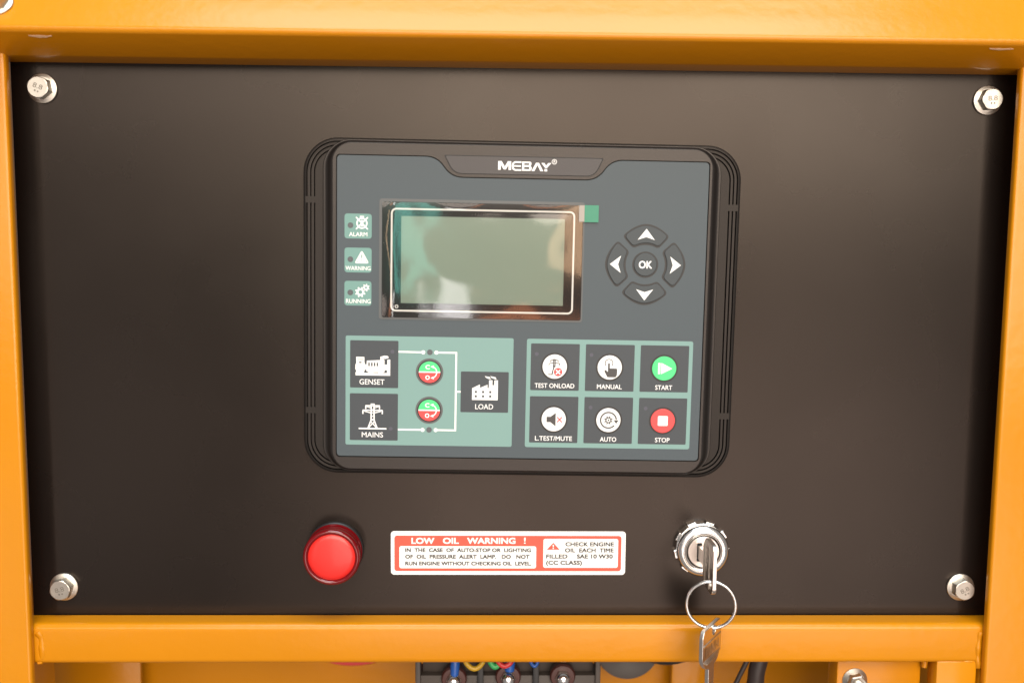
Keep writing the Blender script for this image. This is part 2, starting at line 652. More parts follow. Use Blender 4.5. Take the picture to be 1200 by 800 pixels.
flange_bolt('hex flange bolt in the upper left corner of the black plate', -266.95, 120.87, 0.02, -.35)
flange_bolt('hex flange bolt in the upper right corner of the black plate', 264.37, 120.84, 0.02, .06)
flange_bolt('hex flange bolt in the lower left corner of the black plate', -265.84, -164.78, 0.02, .22)
flange_bolt('hex flange bolt in the lower right corner of the black plate', 265.13, -164.55, 0.02, .5)
b = flange_bolt('hex flange bolt cut off by the picture, on the orange top cover', -280.6, 163.3, 13.9, .3, group='bolts on the orange frame')
b.matrix_world = Matrix.Translation(Vector((-275.6, -30.9, 159.4)) * S) @ Matrix.Rotation(math.radians(90 - 36.6), 4, 'X') @ Matrix.Rotation(.3, 4, 'Z')

# nut on a stud below the rail
t = thing('stud_nut', 'flange nut on a threaded stud below the rail at right', 'nut', 203.4, -221.8, 2.02, .2)
link('nut', lathe([(0, 0), (7.4, 0), (7.5, .8), (5.6, 2.2), (5.4, 2.4), (0, 2.4)], 36, 30), 'zinc', t)
bm = bmesh.new()
R_ = [[bm.verts.new((r * math.cos(PI / 3 * i), r * math.sin(PI / 3 * i), zz)) for i in range(6)] for zz, r in ((2.2, 5.7), (6.4, 5.7), (7.0, 5.0))]
for A, B in zip(R_, R_[1:]):
    for i in range(6):
        bm.faces.new((A[i], A[(i + 1) % 6], B[(i + 1) % 6], B[i]))
bm.faces.new(R_[-1])
link('hexagon', finish(bm, 'hexagon', 25), 'zinc', t)
prof = [(0, 2)]
for k in range(16):
    prof += [(2.7, 3 + k * .6), (3.1, 3.3 + k * .6)]
prof += [(2.5, 12.9), (0, 12.9)]
link('stud', lathe(prof, 24, 30), 'zinc', t)

# ================================================================== controller
ROT = -0.01024
ctl = thing('generator_controller', 'grey and black generator controller with screen and buttons', 'controller', 0, 0, 0, ROT)

# outer flange with three ribbed grooves running round each side
OW, OH, OR, OCY = 246.4, 190.6, 19.5, -0.75
steps = [(0, 0), (0, 4.6), (.35, 5.3), (1.0, 5.7)]
for o_ in (1.75, 3.85, 5.95):
    steps += [(o_, 5.8), (o_ + .05, 3.2), (o_ + .85, 3.2), (o_ + .90, 5.85)]
steps += [(8.0, 5.85), (10.0, 5.9), (13.0, 5.9)]
loops = [(rrect(OW - 2 * o_, OH - 2 * o_, max(OR - o_, 3), 14, 0, OCY), d) for o_, d in steps]
link('flange', loft(loops, 30), 'flank', ctl)
for su in (-1, 1):
    for v in (60.0, -59.5):
        bm = bmesh.new()
        xs = [su * (OW / 2 - 1.2), su * (OW / 2 - 7.2)]
        dd = [5.83, 5.87]
        vs_ = []
        for i in (0, 1):
            for vv in (v - 1.8, v + 1.8):
                vs_.append(bm.verts.new((xs[i], vv, dd[i])))
                vs_.append(bm.verts.new((xs[i], vv, 1.0)))
        A = vs_
        for f in ((0, 4, 6, 2), (0, 1, 5, 4), (2, 6, 7, 3), (0, 2, 3, 1), (4, 5, 7, 6)):
            bm.faces.new([A[i] for i in f])
        bmesh.ops.recalc_face_normals(bm, faces=bm.faces)
        link('groove_bridge', finish(bm, 'groove_bridge'), 'flank', ctl)

# raised body
UP = [(223.0, 187.6, 16, 3.6), (223.0, 187.6, 16, 7.8), (222.2, 187.0, 15.6, 8.5), (220.4, 186.4, 14.8, 8.5),
      (218.4, 185.8, 13.8, 8.8), (216.0, 185.2, 12.8, 10.2), (213.8, 184.6, 11.8, 11.4), (212.4, 183.9, 11, 11.85), (211.0, 183.0, 10.4, 12.0)]
link('bezel', loft([(rrect(w, h, r, 12, -.3, -.2), d) for w, h, r, d in UP], 50), 'bezel', ctl)


def face_outline(g):
    """outline of the membrane with the dip for the brand plate; g grows it"""
    x, y = 103.5 + g, 84.6 + g
    pts = [(-x, -y), (x, -y), (x, y), (48.9 - g * .6, y), (41.0 - g * .8, 73.4 + g), (-40.4 + g * .8, 73.4 + g), (-48.4 + g * .6, y), (-x, y)]
    return rpoly(pts, [2.4, 2.4, 2.4, 6.5, 6.5, 6.5, 6.5, 2.4], 7)


plate('bezel_front', [rrect(211.0, 183.0, 10.4, 12, -.3, -.2), face_outline(.5)], 'bezel', ctl, 1.6, 10.4)
plate('bezel_recess', [rrect(210.0, 182.0, 10, 8, -.3, -.2)], 'groove', ctl, .3, 10.1)
face = plate('membrane', [face_outline(0)], 'face', ctl, 1.3, 10.4, .12)
F = 11.70 + .02     # top of the membrane

# brand plate in the dip
bo = rpoly([(-44.5, 85.75), (44.4, 85.75), (39.6, 75.45), (-39.2, 75.45)], [1.2, 1.2, 5, 5], 6)
plate('brand_groove', [bo], 'groove', ctl, .03, 12.0)
bi = rpoly([(-43.8, 85.35), (43.7, 85.35), (39.1, 75.85), (-38.7, 75.85)], [1.2, 1.2, 4.6, 4.6], 6)
brand = plate('brand_plate', [bi], 'brand', ctl, .25, 12.01, .06)


def c10(pts, cx, cy):
    return [((x - cx) / 10, -(y - cy) / 10) for x, y in pts]


LX, LY = 551, 195
logo = [
    ('p', [c10([(240, 243), (240, 142), (281, 142), (318, 204), (354, 142), (393, 142), (393, 243), (362, 243), (362, 186), (331, 238), (306, 238), (272, 184), (272, 243)], LX, LY)]),
    ('s', c10([(512, 151), (440, 151), (418, 163), (409, 195), (418, 229), (440, 241), (512, 241)], LX, LY), 2.0),
    ('s', c10([(425, 195), (506, 195)], LX, LY), 1.9),
    ('p', [c10([(520, 143), (612, 143), (626, 150), (630, 165), (626, 182), (618, 192), (628, 200), (634, 218), (630, 238), (614, 249), (520, 249)], LX, LY),
           c10([(546, 162), (602, 162), (604, 168), (602, 182), (546, 182)], LX, LY),
           c10([(546, 204), (602, 204), (606, 216), (602, 229), (546, 229)], LX, LY)]),
    ('p', [c10([(632, 250), (682, 154), (718, 154), (770, 250), (736, 250), (700, 180), (666, 250)], LX, LY)]),
    ('p', [c10([(745, 154), (780, 154), (801, 184), (826, 154), (862, 154), (812, 212), (790, 212)], LX, LY)]),
    ('p', [c10([(783, 223), (815, 223), (815, 251), (783, 251)], LX, LY)]),
]
printed('logo', logo, 'white', brand, .35, 80.5, 12.30, .475)
printed('logo_mark', [('s', circle(2.7, 20), .65, True), ('s', [(-.8, -1.3), (-.8, 1.3), (.4, 1.3), (.9, .7), (.4, .1), (-.8, .1)], .5), ('s', [(.1, .1), (1, -1.3)], .5)],
        'white', brand, 16.8, 83.2, 12.30, .475)

# ---- indicator tiles on the left
SC = 0.478          # mm per picture pixel for the little drawings


def gear(r0, r1, teeth, rh):
    pts = []
    for i in range(teeth):
        a = 2 * PI * i / teeth
        w = 2 * PI / teeth
        for (rr, f) in ((r0, .0), (r0, .28), (r1, .36), (r1, .70), (r0, .78)):
            pts.append((rr * math.cos(a + f * w), rr * math.sin(a + f * w)))
    return [pts, circle(rh, 16)]


def arcpts(r, a0, a1, n=16, cx=0, cy=0):
    return [(cx + r * math.cos(math.radians(a0 + (a1 - a0) * k / n)), cy + r * math.sin(math.radians(a0 + (a1 - a0) * k / n))) for k in range(n + 1)]


tri_o = rpoly([(-8.6, -6.9), (8.6, -6.9), (0, 8.6)], 3.0, 5)
tri_m = rpoly([(-6.9, -5.9), (6.9, -5.9), (0, 6.7)], 2.4, 5)
tri_i = rpoly([(-6.1, -5.4), (6.1, -5.4), (0, 5.8)], 2.2, 5)
tiles = [
    (45.65, 'ALARM', -96.8 + 0.0, -86.6, 41.15, 47.3,
     [('s', circle(5.7, 24), 1.7, True), ('s', [(-6.9, 7.0), (6.9, -7.0)], 1.5), ('s', [(6.9, 7.0), (-6.9, -7.0)], 1.5),
      ('s', [(-2.4, 7.6), (2.4, 7.6)], 1.6), ('p', [circle(1.2, 12, 0, 2.6)]), ('p', [circle(1.2, 12, 0, -2.8)])]),
    (26.80, 'WARNING', -98.7, -84.7, 22.3, 28.3,
     [('p', [tri_o, tri_m]), ('p', [tri_i, [(-.55, -1.2), (.55, -1.2), (.85, 3.2), (-.85, 3.2)], circle(.8, 10, 0, -3.2)])]),
    (8.25, 'RUNNING', -98.4, -84.6, 3.85, 9.3, None),
]
for (cy, word, wx0, wx1, wy, iy, prims) in tiles:
    tl = plate('indicator_tile', [rrect(15.1, 13.8, 1.6, 5, -91.75, cy)], 'teal2', ctl, .04, F)
    plate('led_window', [circle(1.6, 20, -96.0, cy + .4)], 'led', tl, .04, F + .05)
    printed('led_centre', [('p', [circle(.55, 12)])], 'halo', tl, -96.0, cy + .4, F + .11)
    words(word, 'white', tl, wx0, wx1, wy, 2.3, F + .06, .06)
    if prims is None:
        printed('icon', [('p', gear(4.5, 6.2, 8, 2.3))], 'white', tl, -90.4, 8.95, F + .07, SC)
        printed('icon', [('p', gear(3.0, 4.4, 7, 1.4))], 'white', tl, -87.25, 11.5, F + .07, SC)
    else:
        printed('icon', prims, 'white', tl, -89.65, iy, F + .07, SC)

# ---- screen
win = plate('screen_window', [box_loop(-78.4, -4.9, 33.7, 59.5, 1.2)], 'window', ctl, .10, F)
plate('lcd', [box_loop(-67.75, 3.25, 23.5, 51.75)], 'lcd', win, .05, F + .11)
wo, wi = box_loop(-73.6, -1.55, 29.25, 56.2, 3.0, 6), box_loop(-72.6, -.55, 28.25, 55.2, 2.1, 6)
plate('screen_border', [wo, wi], 'white', win, .04, F + .11)
plate('corner_mark', [circle(1.05, 16, -70.1, 1.25), circle(.55, 16, -70.1, 1.25)], 'white', win, .04, F + .11)
# step of the recess round the window
plate('window_step', [box_loop(-80.0, -6.0, 34.6, 61.2, 1.6, 4), box_loop(-78.5, -5.0, 33.8, 59.6, 1.2, 4)], 'halo', ctl, .18, F, .05)

# clear protective film, lifting at its left edge
bm = bmesh.new()
NX, NY = 60, 24
grid = []
for i in range(NX + 1):
    col_ = []
    for j in range(NY + 1):
        x = -78.2 + 111.6 * i / NX
        y = -4.7 + 64.0 * j / NY
        e = max(0.0, 1 - (x + 78.2) / 6.5)
        z = F + .55 + .16 * noise.noise(Vector((x * .035, y * .05, 3.1))) + .9 * e * e * (1.0 + .35 * math.sin(y * .11))
        e2 = max(0.0, 1 - (59.3 - y) / 3.0)
        z += .35 * e2 * e2 * (.6 + .4 * math.sin(x * .13))
        col_.append(bm.verts.new((x, y, z)))
    grid.append(col_)
for i in range(NX):
    for j in range(NY):
        bm.faces.new((grid[i][j], grid[i + 1][j], grid[i + 1][j + 1], grid[i][j + 1]))
film = link('protective_film', finish(bm, 'film', 60), 'film', ctl)
plate('pull_tab', [box_loop(34.3, 50.3, 42.2, 59.75)], 'tab', film, .12, F + .95)
plate('tab_tape', [box_loop(31.2, 50.5, 34.25, 59.6)], 'tape', film, .08, F + 1.0)

# ---- arrow keys
PC = (69.4, 27.25)
PX = 0.4825


def key_loop(g):
    pts = [(-26.8 - g, 33.0), (-14.5, 42.6 + g), (0, 47.2 + g), (14.5, 42.6 + g), (26.8 + g, 33.0), (14.8, 19.8 - g), (7.5, 23.2 - g), (0, 24.2 - g), (-7.5, 23.2 - g), (-14.8, 19.8 - g)]
    return rpoly(pts, [5, 9, 12, 9, 5, 4, 5, 5, 5, 4], 5)


for k, nm in enumerate(('up', 'right', 'down', 'left')):
    a = -k * PI / 2

    def T(lp, a=a):
        return [(PC[0] + PX * (x * math.cos(a) - y * math.sin(a)), PC[1] + PX * (x * math.sin(a) + y * math.cos(a))) for x, y in lp]
    kb = plate('arrow_key', [T(key_loop(-1.3))], 'key', ctl, .75, F, .35, bres=3)
    plate('key_groove', [T(key_loop(1.0))], 'ring', kb, .06, F)
    printed('arrow', [('p', [T([(0, 41.6), (-10, 28.7), (0, 32.0), (10, 28.7)])])], 'white', kb, 0, 0, F + .77)
ok = plate('ok_key', [circle(13.3 * PX, 40, *PC)], 'key', ctl, .75, F, .35, bres=3)
plate('key_groove', [circle(15.2 * PX, 40, *PC)], 'ring', ok, .06, F)
words('OK', 'white', ok, PC[0] - 3.75, PC[0] + 3.75, PC[1], 4.2, F + .78, .25)

# ---- supply diagram
gp = plate('diagram_field', [box_loop(-98.55, -78.0, -3.85, -15.6, 1.0)], 'teal', ctl, .04, F)
lines = [('s', [(-68.8, -24.35), (-54.6, -24.45)], 1.0), ('s', [(-68.8, -68.9), (-54.6, -68.9)], 1.0),
         ('s', [(-47.4, -24.45), (-36.15, -24.45), (-36.15, -68.9), (-47.4, -68.9)], 1.0), ('s', [(-36.15, -46.65), (-33.3, -46.65)], 1.0)]
for (x, y) in ((-54.85, -24.45), (-54.8, -68.9), (-47.45, -24.48), (-47.35, -68.9)):
    lines.append(('p', [circle(1.15, 14, x, y)]))
printed('connection_lines', lines, 'white', gp, 0, 0, F + .06)
for y in (-24.35, -68.8):
    plate('led_window', [circle(1.6, 20, -51.1, y)], 'led', gp, .05, F + .05)
    printed('led_centre', [('p', [circle(.6, 12)])], 'halo', gp, -51.1, y, F + .12)

gen = [('p', [c10(p, 375, 435) for p in (
    [(178, 328), (275, 328), (275, 382), (281, 416), (301, 416), (304, 372), (462, 362), (464, 322), (490, 316), (505, 310), (545, 312), (560, 322), (556, 340), (520, 348), (492, 346), (512, 362), (512, 416), (545, 416), (545, 362), (556, 354), (580, 354), (580, 548), (172, 548), (170, 515), (182, 500), (168, 470), (170, 420), (180, 402)],
    [(195, 344), (262, 344), (262, 350), (195, 350)], [(195, 359), (262, 359), (262, 365), (195, 365)], [(212, 386), (242, 386), (242, 402), (212, 402)],
    [(321, 394), (339, 394), (339, 437), (321, 437)], [(354, 394), (372, 394), (372, 437), (354, 437)], [(387, 394), (405, 394), (405, 437), (387, 437)], [(419, 394), (437, 394), (437, 437), (419, 437)],
    [(280, 480), (300, 480), (302, 500), (325, 508), (325, 517), (270, 517), (272, 508)], [(380, 508), (440, 508), (440, 517), (380, 517)], [(514, 482), (542, 482), (542, 516), (490, 517), (514, 504)])])]

pyl = [('s', [(-16.5, -15.2), (16.5, -15.2)], 1.7), ('s', [(-5.6, -15.0), (-1.8, -5.0), (-1.6, 14.6)], 1.5), ('s', [(5.6, -15.0), (1.8, -5.0), (1.6, 14.6)], 1.5),
       ('s', [(-5.0, -14.5), (2.0, -6.8)], 1.1), ('s', [(5.0, -14.5), (-2.0, -6.8)], 1.1), ('s', [(-2, -6), (2, -3)], .9), ('s', [(2, -6), (-2, -3)], .9),
       ('s', [(-2, -1.5), (2, 1)], .9), ('s', [(2, 2.5), (-2, 5)], .9), ('s', [(-2, 6.5), (2, 8.5)], .9),
       ('s', [(-11.8, 6.9), (11.8, 6.9)], 1.4), ('s', [(-11.5, 6.5), (-11.5, 2.4)], 1.5), ('s', [(11.5, 6.5), (11.5, 2.4)], 1.5), ('s', [(-10, 5.8), (-1.6, 3.6)], 1.2), ('s', [(10, 5.8), (1.6, 3.6)], 1.2),
       ('s', [(-8.6, 12.4), (8.6, 12.4)], 1.4), ('s', [(-8.1, 12), (-8.1, 8.2)], 1.5), ('s', [(8.1, 12), (8.1, 8.2)], 1.5), ('s', [(-7, 11.4), (-1.6, 9.6)], 1.1), ('s', [(7, 11.4), (1.6, 9.6)], 1.1), ('s', [(-2.4, 14.4), (2.4, 14.4)], 1.2)]

fac = [('p', [c10(p, 383, 346) for p in (
    [(230, 350), (322, 303), (322, 345), (412, 305), (412, 345), (428, 345), (430, 250), (470, 250), (470, 310), (492, 310), (494, 250), (536, 250), (536, 490), (230, 490)],
    [(262, 380), (288, 380), (288, 406), (262, 406)], [(348, 380), (374, 380), (374, 406), (348, 406)], [(434, 380), (460, 380), (460, 406), (434, 406)],
    [(262, 432), (288, 432), (288, 458), (262, 458)], [(348, 432), (374, 432), (374, 458), (348, 458)], [(434, 432), (460, 432), (460, 458), (434, 458)])]),
    ('p', [c10([(378, 202), (402, 206), (436, 212), (452, 240), (420, 234), (392, 220)], 383, 346)]),
    ('p', [c10([(442, 202), (470, 206), (505, 214), (520, 240), (488, 234), (458, 222)], 383, 346)])]


def tile(name, x0, y1, x1, y0, parent):
    return plate(name, [box_loop(x0, y0, x1, y1, .5, 3)], 'tile', parent, .05, F + .05)


tg = tile('genset_tile', -96.0, -18.2, -68.85, -45.1, ctl)
printed('icon', gen, 'white', tg, -83.2, -32.7, F + .12, SC)
words('GENSET', 'white', tg, -90.7, -76.6, -41.75, 3.0, F + .12, .05)
plate('led_window', [circle(1.1, 16, -72.2, -24.35)], 'led2', tg, .03, F + .105)
tm = tile('mains_tile', -96.1, -48.4, -68.9, -75.3, ctl)
printed('icon', pyl, 'white', tm, -83.2, -61.3, F + .12, SC)
words('MAINS', 'white', tm, -89.3, -77.2, -72.1, 2.9, F + .12, .05)
plate('led_window', [circle(1.1, 16, -72.9, -68.5)], 'led2', tm, .03, F + .105)
tl_ = tile('load_tile', -33.4, -34.95, -6.25, -58.3, ctl)
printed('icon', fac, 'white', tl_, -19.6, -44.3, F + .12, SC)
words('LOAD', 'white', tl_, -25.0, -14.8, -55.0, 2.9, F + .12, .05)


def disc_key(cx, cy, mat, r_in=6.95, r_out=7.95):
    k = plate('button', [circle(r_in, 44)], mat, ctl, .5, F + .06, .22, (cx, cy, 0), bres=2)
    plate('button_edge', [circle(r_out, 44)], 'ring', k, .05, F + .06)
    return k


for cy in (-35.6, -57.45):
    k = plate('breaker_button', [circle(6.75, 44)], 'ring', ctl, .45, F + .06, .2, (-51.15, cy, 0), bres=2)
    plate('button_surround', [circle(7.8, 44)], 'halo', k, .05, F + .06)
    printed('upper_half', [('p', [arcpts(6.1, 4, 176, 24)])], 'bgreen', k, 0, 0, F + .53)
    printed('lower_half', [('p', [arcpts(6.1, -4, -176, 24)])], 'bred', k, 0, 0, F + .53)
    printed('divider', [('s', [(-6.08, 0), (6.08, 0)], .75)], 'white', k, 0, 0, F + .54)
    words('C', 'white', k, -2.35, .15, 2.85, 2.5, F + .56, .22)
    words('O', 'white', k, -2.35, .15, -3.1, 2.5, F + .56, .22)
    ar = [('s', arcpts(3.35, 68, -68, 14, .75, -.1), .62), ('p', [[(.5, 3.15), (2.5, 3.9), (2.3, 2.2)]]), ('p', [[(.5, -3.35), (2.5, -4.1), (2.3, -2.4)]])]
    printed('swap_arrow', ar, 'white', k, 0, 0, F + .55)

# ---- operating keys
gr = plate('key_field', [box_loop(3.7, -78.0, 98.3, -15.7, 1.2)], 'teal', ctl, .04, F)
cells = {}
for i, (c0, c1) in enumerate(((6.1, 33.75), (37.25, 65.05), (68.5, 96.1))):
    for j, (r1, r0) in enumerate(((-18.3, -45.0), (-48.5, -75.25))):
        cells[i, j] = tile('key_tile', c0, r1, c1, r0, ctl)
info = [(0, 0, 'TEST ONLOAD', 22.6, 19.75, -31.35, 'white', -42.3), (1, 0, 'MANUAL', 14.2, 51.05, -31.35, 'white', -42.4), (2, 0, 'START', 9.7, 82.15, -31.4, 'bgreen', -42.4),
        (0, 1, 'L.TEST/MUTE', 21.2, 19.9, -61.65, 'white', -72.75), (1, 1, 'AUTO', 9.4, 51.2, -61.65, 'white', -72.85), (2, 1, 'STOP', 8.4, 82.4, -61.6, 'bred', -72.8)]
keys = {}
for (i, j, w_, ww, cx, cy, mt, ty) in info:
    words(w_, 'white', cells[i, j], cx + .15 - ww / 2, cx + .15 + ww / 2, ty, 2.6, F + .12, .07)
    keys[i, j] = disc_key(cx, cy, mt)
for (i, j, x, y) in ((0, 0, 9.4, -24.3), (1, 0, 40.5, -24.35), (1, 1, 40.8, -54.5), (2, 1, 72.4, -54.6)):
    plate('led_window', [circle(1.1, 16, x, y)], 'led2', cells[i, j], .03, F + .105)
KZ = F + .58
# test on load
p2 = [('s', [(-.6, 9.2), (-.6, -.5)], 3.2), ('s', [(-.8, 0), (-3.0, -8.6)], 1.5), ('s', [(-7.6, -9.3), (-2.2, -9.3)], 1.2), ('s', [(-6.6, 3.6), (-5.6, 3.9), (-1.5, 4.4)], 1.0), ('s', [(-6.9, 3.4), (-6.9, 1.6)], 1.1),
      ('s', [(6.2, 3.6), (5.0, 3.9), (.8, 4.4)], 1.0), ('s', [(5.9, 3.4), (5.9, 1.6)], 1.1), ('s', [(-5.4, 7.4), (-1.0, 8.0)], 1.0), ('s', [(-4.9, 7.3), (-4.9, 5.4)], 1.0), ('s', [(4.2, 7.4), (.4, 8.0)], 1.0), ('s', [(3.9, 7.3), (3.9, 5.4)], 1.0)]
printed('icon', p2, 'dark', keys[0, 0], 0, 0, KZ, SC)
printed('icon_ladder', [('s', [(-1.3, y), (.1, y + .6)], .45) for y in (1.4, 3.2, 5.0, 6.8)], 'white', keys[0, 0], 0, 0, KZ + .09, SC)
printed('icon_cross_disc', [('p', [circle(5.9, 24, 4.1, -6.3)])], 'white', keys[0, 0], 0, 0, KZ + .11, SC)
printed('icon_cross_disc', [('p', [circle(5.0, 24, 4.1, -6.3)])], 'bred', keys[0, 0], 0, 0, KZ + .13, SC)
printed('icon_cross', [('s', [(1.6, -3.8), (6.6, -8.8)], 1.5), ('s', [(6.6, -3.8), (1.6, -8.8)], 1.5)], 'white', keys[0, 0], 0, 0, KZ + .15, SC)
# manual: a pointing hand
hand = rpoly([(-2.1, 5.2), (.1, 5.2), (.1, -1.0), (9.0, -1.0), (9.0, -8.2), (7.6, -11.6), (-2.6, -11.6), (-4.0, -8.8), (-6.4, -4.6), (-5.6, -2.8), (-4.2, -3.2), (-2.1, -5.4)], [.9, .9, .3, 1.6, 2, .8, .8, 1.5, 1, 1, .8, .6], 3)
printed('icon', [('p', [hand]), ('s', arcpts(4.6, -42, 222, 22, -1.0, 5.3), .95), ('s', [(1.1, -1), (1.1, -4)], .5)], 'dark', keys[1, 0], 0, 0, KZ, SC)
# start
printed('icon', [('p', [[(-7.4, -6.6), (-4.6, -6.6), (-4.6, 6.6), (-7.4, 6.6)]]), ('p', [[(-3.6, -6.8), (9.6, 0), (-3.6, 6.8)]])], 'white', keys[2, 0], 0, 0, KZ, SC)
# lamp test / mute
printed('icon', [('p', [[(-8.6, -3.4), (-4.0, -3.4), (2.3, -8.4), (2.3, 8.0), (-4.0, 3.2), (-8.6, 3.2)]])], 'dark', keys[0, 1], 0, 0, KZ, SC)
printed('icon_cross', [('s', [(4.0, 2.9), (9.8, -3.3)], 1.4), ('s', [(9.8, 2.9), (4.0, -3.3)], 1.4)], 'bred', keys[0, 1], 0, 0, KZ, SC)
# auto
au = [('p', gear(3.7, 5.3, 8, 2.3)), ('s', arcpts(9.4, 5, 318, 40), 1.7), ('p', [[(6.2, .2), (12.4, .2), (9.3, -4.2)]]), ('p', [circle(1.1, 12)])]
printed('icon', au, 'dark', keys[1, 1], 0, 0, KZ, SC)
# stop
printed('icon', [('p', [rrect(12, 12, 1.2, 4)])], 'white', keys[2, 1], 0, 0, KZ, SC)

# ================================================================== warning sticker
stk = thing('warning_sticker', 'white and red low oil warning sticker below the controller', 'sticker', -5.6, -157.4, 0.02, .0)
sx0, sz0 = -5.6, -157.4


def SP(x, z):
    return (x - sx0, z - sz0)


def sbox(name, x0, z0, x1, z1, r, mat, par, th, zz):
    (a, b_), (c, d) = SP(x0, z0), SP(x1, z1)
    return plate(name, [box_loop(a, b_, c, d, r, 5)], mat, par, th, zz)


base = sbox('backing', -74.85, -157.4, 63.7, -131.0, 2.0, 'sticker', stk, .10, 0)
redp = sbox('red_field', -72.8, -155.2, 61.2, -133.7, 1.6, 'red_print', stk, .01, .105)
w1 = sbox('text_field', -69.9, -153.5, 10.8, -140.05, 1.2, 'sticker', stk, .01, .12)
w2 = sbox('text_field', 15.0, -153.1, 59.3, -135.5, 1.2, 'sticker', stk, .01, .12)


def sw(s, x0, x1, z, cap, mat, par, bold):
    words(s, mat, par, x0 - sx0, x1 - sx0, z - sz0, cap, .145, bold)


sw('LOW', -62.8, -49.3, -136.85, 3.7, 'sticker', redp, .35)
sw('OIL', -44.3, -34.9, -136.8, 3.7, 'sticker', redp, .35)
sw('WARNING', -30.0, -1.5, -136.75, 3.7, 'sticker', redp, .35)
sw('!', 3.45, 4.55, -136.6, 3.7, 'sticker', redp, .12)
sw('IN  THE  CASE  OF  AUTO-STOP OR  LIGHTING', -66.45, 7.75, -142.45, 2.35, 'ink', w1, .25)
sw('OF  OIL  PRESSURE  ALERT  LAMP.   DO   NOT', -66.45, 6.9, -146.45, 2.35, 'ink', w1, .25)
sw('RUN ENGINE WITHOUT CHECKING OIL  LEVEL.', -66.45, 8.0, -150.55, 2.35, 'ink', w1, .25)
sw('CHECK ENGINE', 28.0, 56.8, -138.75, 2.5, 'ink', w2, .25)
sw('OIL  EACH  TIME', 27.8, 56.7, -142.45, 2.5, 'ink', w2, .25)
sw('FILLED', 16.7, 29.4, -146.2, 2.5, 'ink', w2, .25)
sw('SAE 10 W30', 34.9, 56.2, -146.15, 2.5, 'ink', w2, .25)
sw('(CC CLASS)', 16.75, 38.0, -150.0, 2.5, 'ink', w2, .25)
a_, b_ = SP(20.85, -140.1)
printed('hazard_triangle', [('p', [[(-3.9, -2.05), (3.9, -2.05), (0, 2.25)]])], 'red_print', w2, a_, b_, .14)
printed('hazard_mark', [('p', [[(-.25, -.5), (.25, -.5), (.38, .95), (-.38, .95)]]), ('p', [circle(.4, 10, 0, -1.2)])], 'sticker', w2, a_, b_, .155)

# ================================================================== red lamp
lamp = thing('indicator_lamp', 'round red indicator lamp below the controller', 'lamp', -107.3, -141.9, 0.02)
link('collar', lathe([(0, 0), (16.6, 0), (16.8, 1.0), (16.6, 2.6), (16.0, 3.2), (14.5, 3.4), (0, 3.4)], 64, 30), 'rubber', lamp)
prof = [(14.4, 3.3), (16.0, 3.6), (16.3, 4.2), (16.3, 5.6), (15.6, 6.2), (15.4, 7.0), (15.9, 7.6), (15.9, 9.6), (15.4, 10.2), (15.4, 11.4), (16.1, 12.2), (16.4, 13.4), (16.4, 15.4),
        (16.1, 16.4), (15.4, 17.0), (14.6, 17.1), (13.9, 16.6), (13.5, 15.6)]
link('rim', lathe(prof, 72, 50), 'lamp_rim', lamp)
link('lens', lathe([(13.55, 15.4), (13.2, 15.9), (11, 16.4), (7, 16.8), (3, 16.95), (0, 17.0)], 72, 60), 'lamp_face', lamp)

# ================================================================== key switch
KX, KZZ = 108.3, -140.5
sw_ = thing('key_switch', 'chrome key switch with toothed ring, right of the warning sticker', 'key switch', KX, KZZ, 0.02)
pts = []
TEETH = 9
for i in range(TEETH):
    a = 2 * PI * i / TEETH + .12
    w = 2 * PI / TEETH
    for (rr, f) in ((15.1, .0), (15.1, .40), (16.5, .44), (16.5, .86), (15.1, .90)):
        pts.append((rr * math.cos(a + f * w), rr * math.sin(a + f * w)))
plate('toothed_ring', [pts, circle(10, 40)], 'chrome', sw_, 3.0, 0.0, .35, bres=2)
prof = [(9.9, 6.0), (9.9, 8.8), (10.2, 9.5), (10.8, 9.9), (11.6, 9.9), (12.0, 9.5), (12.4, 9.5), (13.4, 9.2), (14.4, 8.6), (15.0, 7.8), (15.2, 6.8), (15.0, 5.9), (14.5, 5.2), (14.4, 2.8)]
link('collar', lathe(prof, 72, 40), 'chrome', sw_)
link('well', lathe([(9.95, 7.0), (0, 7.0)], 48), 'groove', sw_)
link('plug', lathe([(9.2, 7.0), (9.2, 9.0), (8.8, 9.4), (0, 9.5)], 56, 30), 'nickel', sw_)
plate('slot', [box_loop(-4.1, -5.6, -1.2, 5.6, .6)], 'groove', sw_, .06, 9.5)
plate('slot_edge', [box_loop(-4.8, -6.3, -.6, 6.3, .9), box_loop(-4.1, -5.6, -1.2, 5.6, .6)], 'nickel', sw_, .25, 9.5, .08)


# ================================================================== keys and ring
def key_outline():
    """bow and blade of a flat key: x across, y along (blade towards -y)"""
    bow = rpoly([(-12.0, 21.5), (-14.2, 18.5), (-14.2, 4.0), (-8.5, -1.5), (-4.2, -2.5), (-4.2, -24), (0, -28), (3.4, -24), (3.4, -21), (2.4, -19.5), (3.6, -17.5), (3.0, -14.5), (4.0, -12.5), (4.2, -2.5), (8.5, -1.5), (14.2, 4.0), (14.2, 18.5), (12.0, 21.5)],
                [1.5, 1.5, 2, 2, .5, .5, .5, .5, .4, .4, .4, .4, .4, .5, 2, 2, 1.5, 1.5], 3)
    return bow


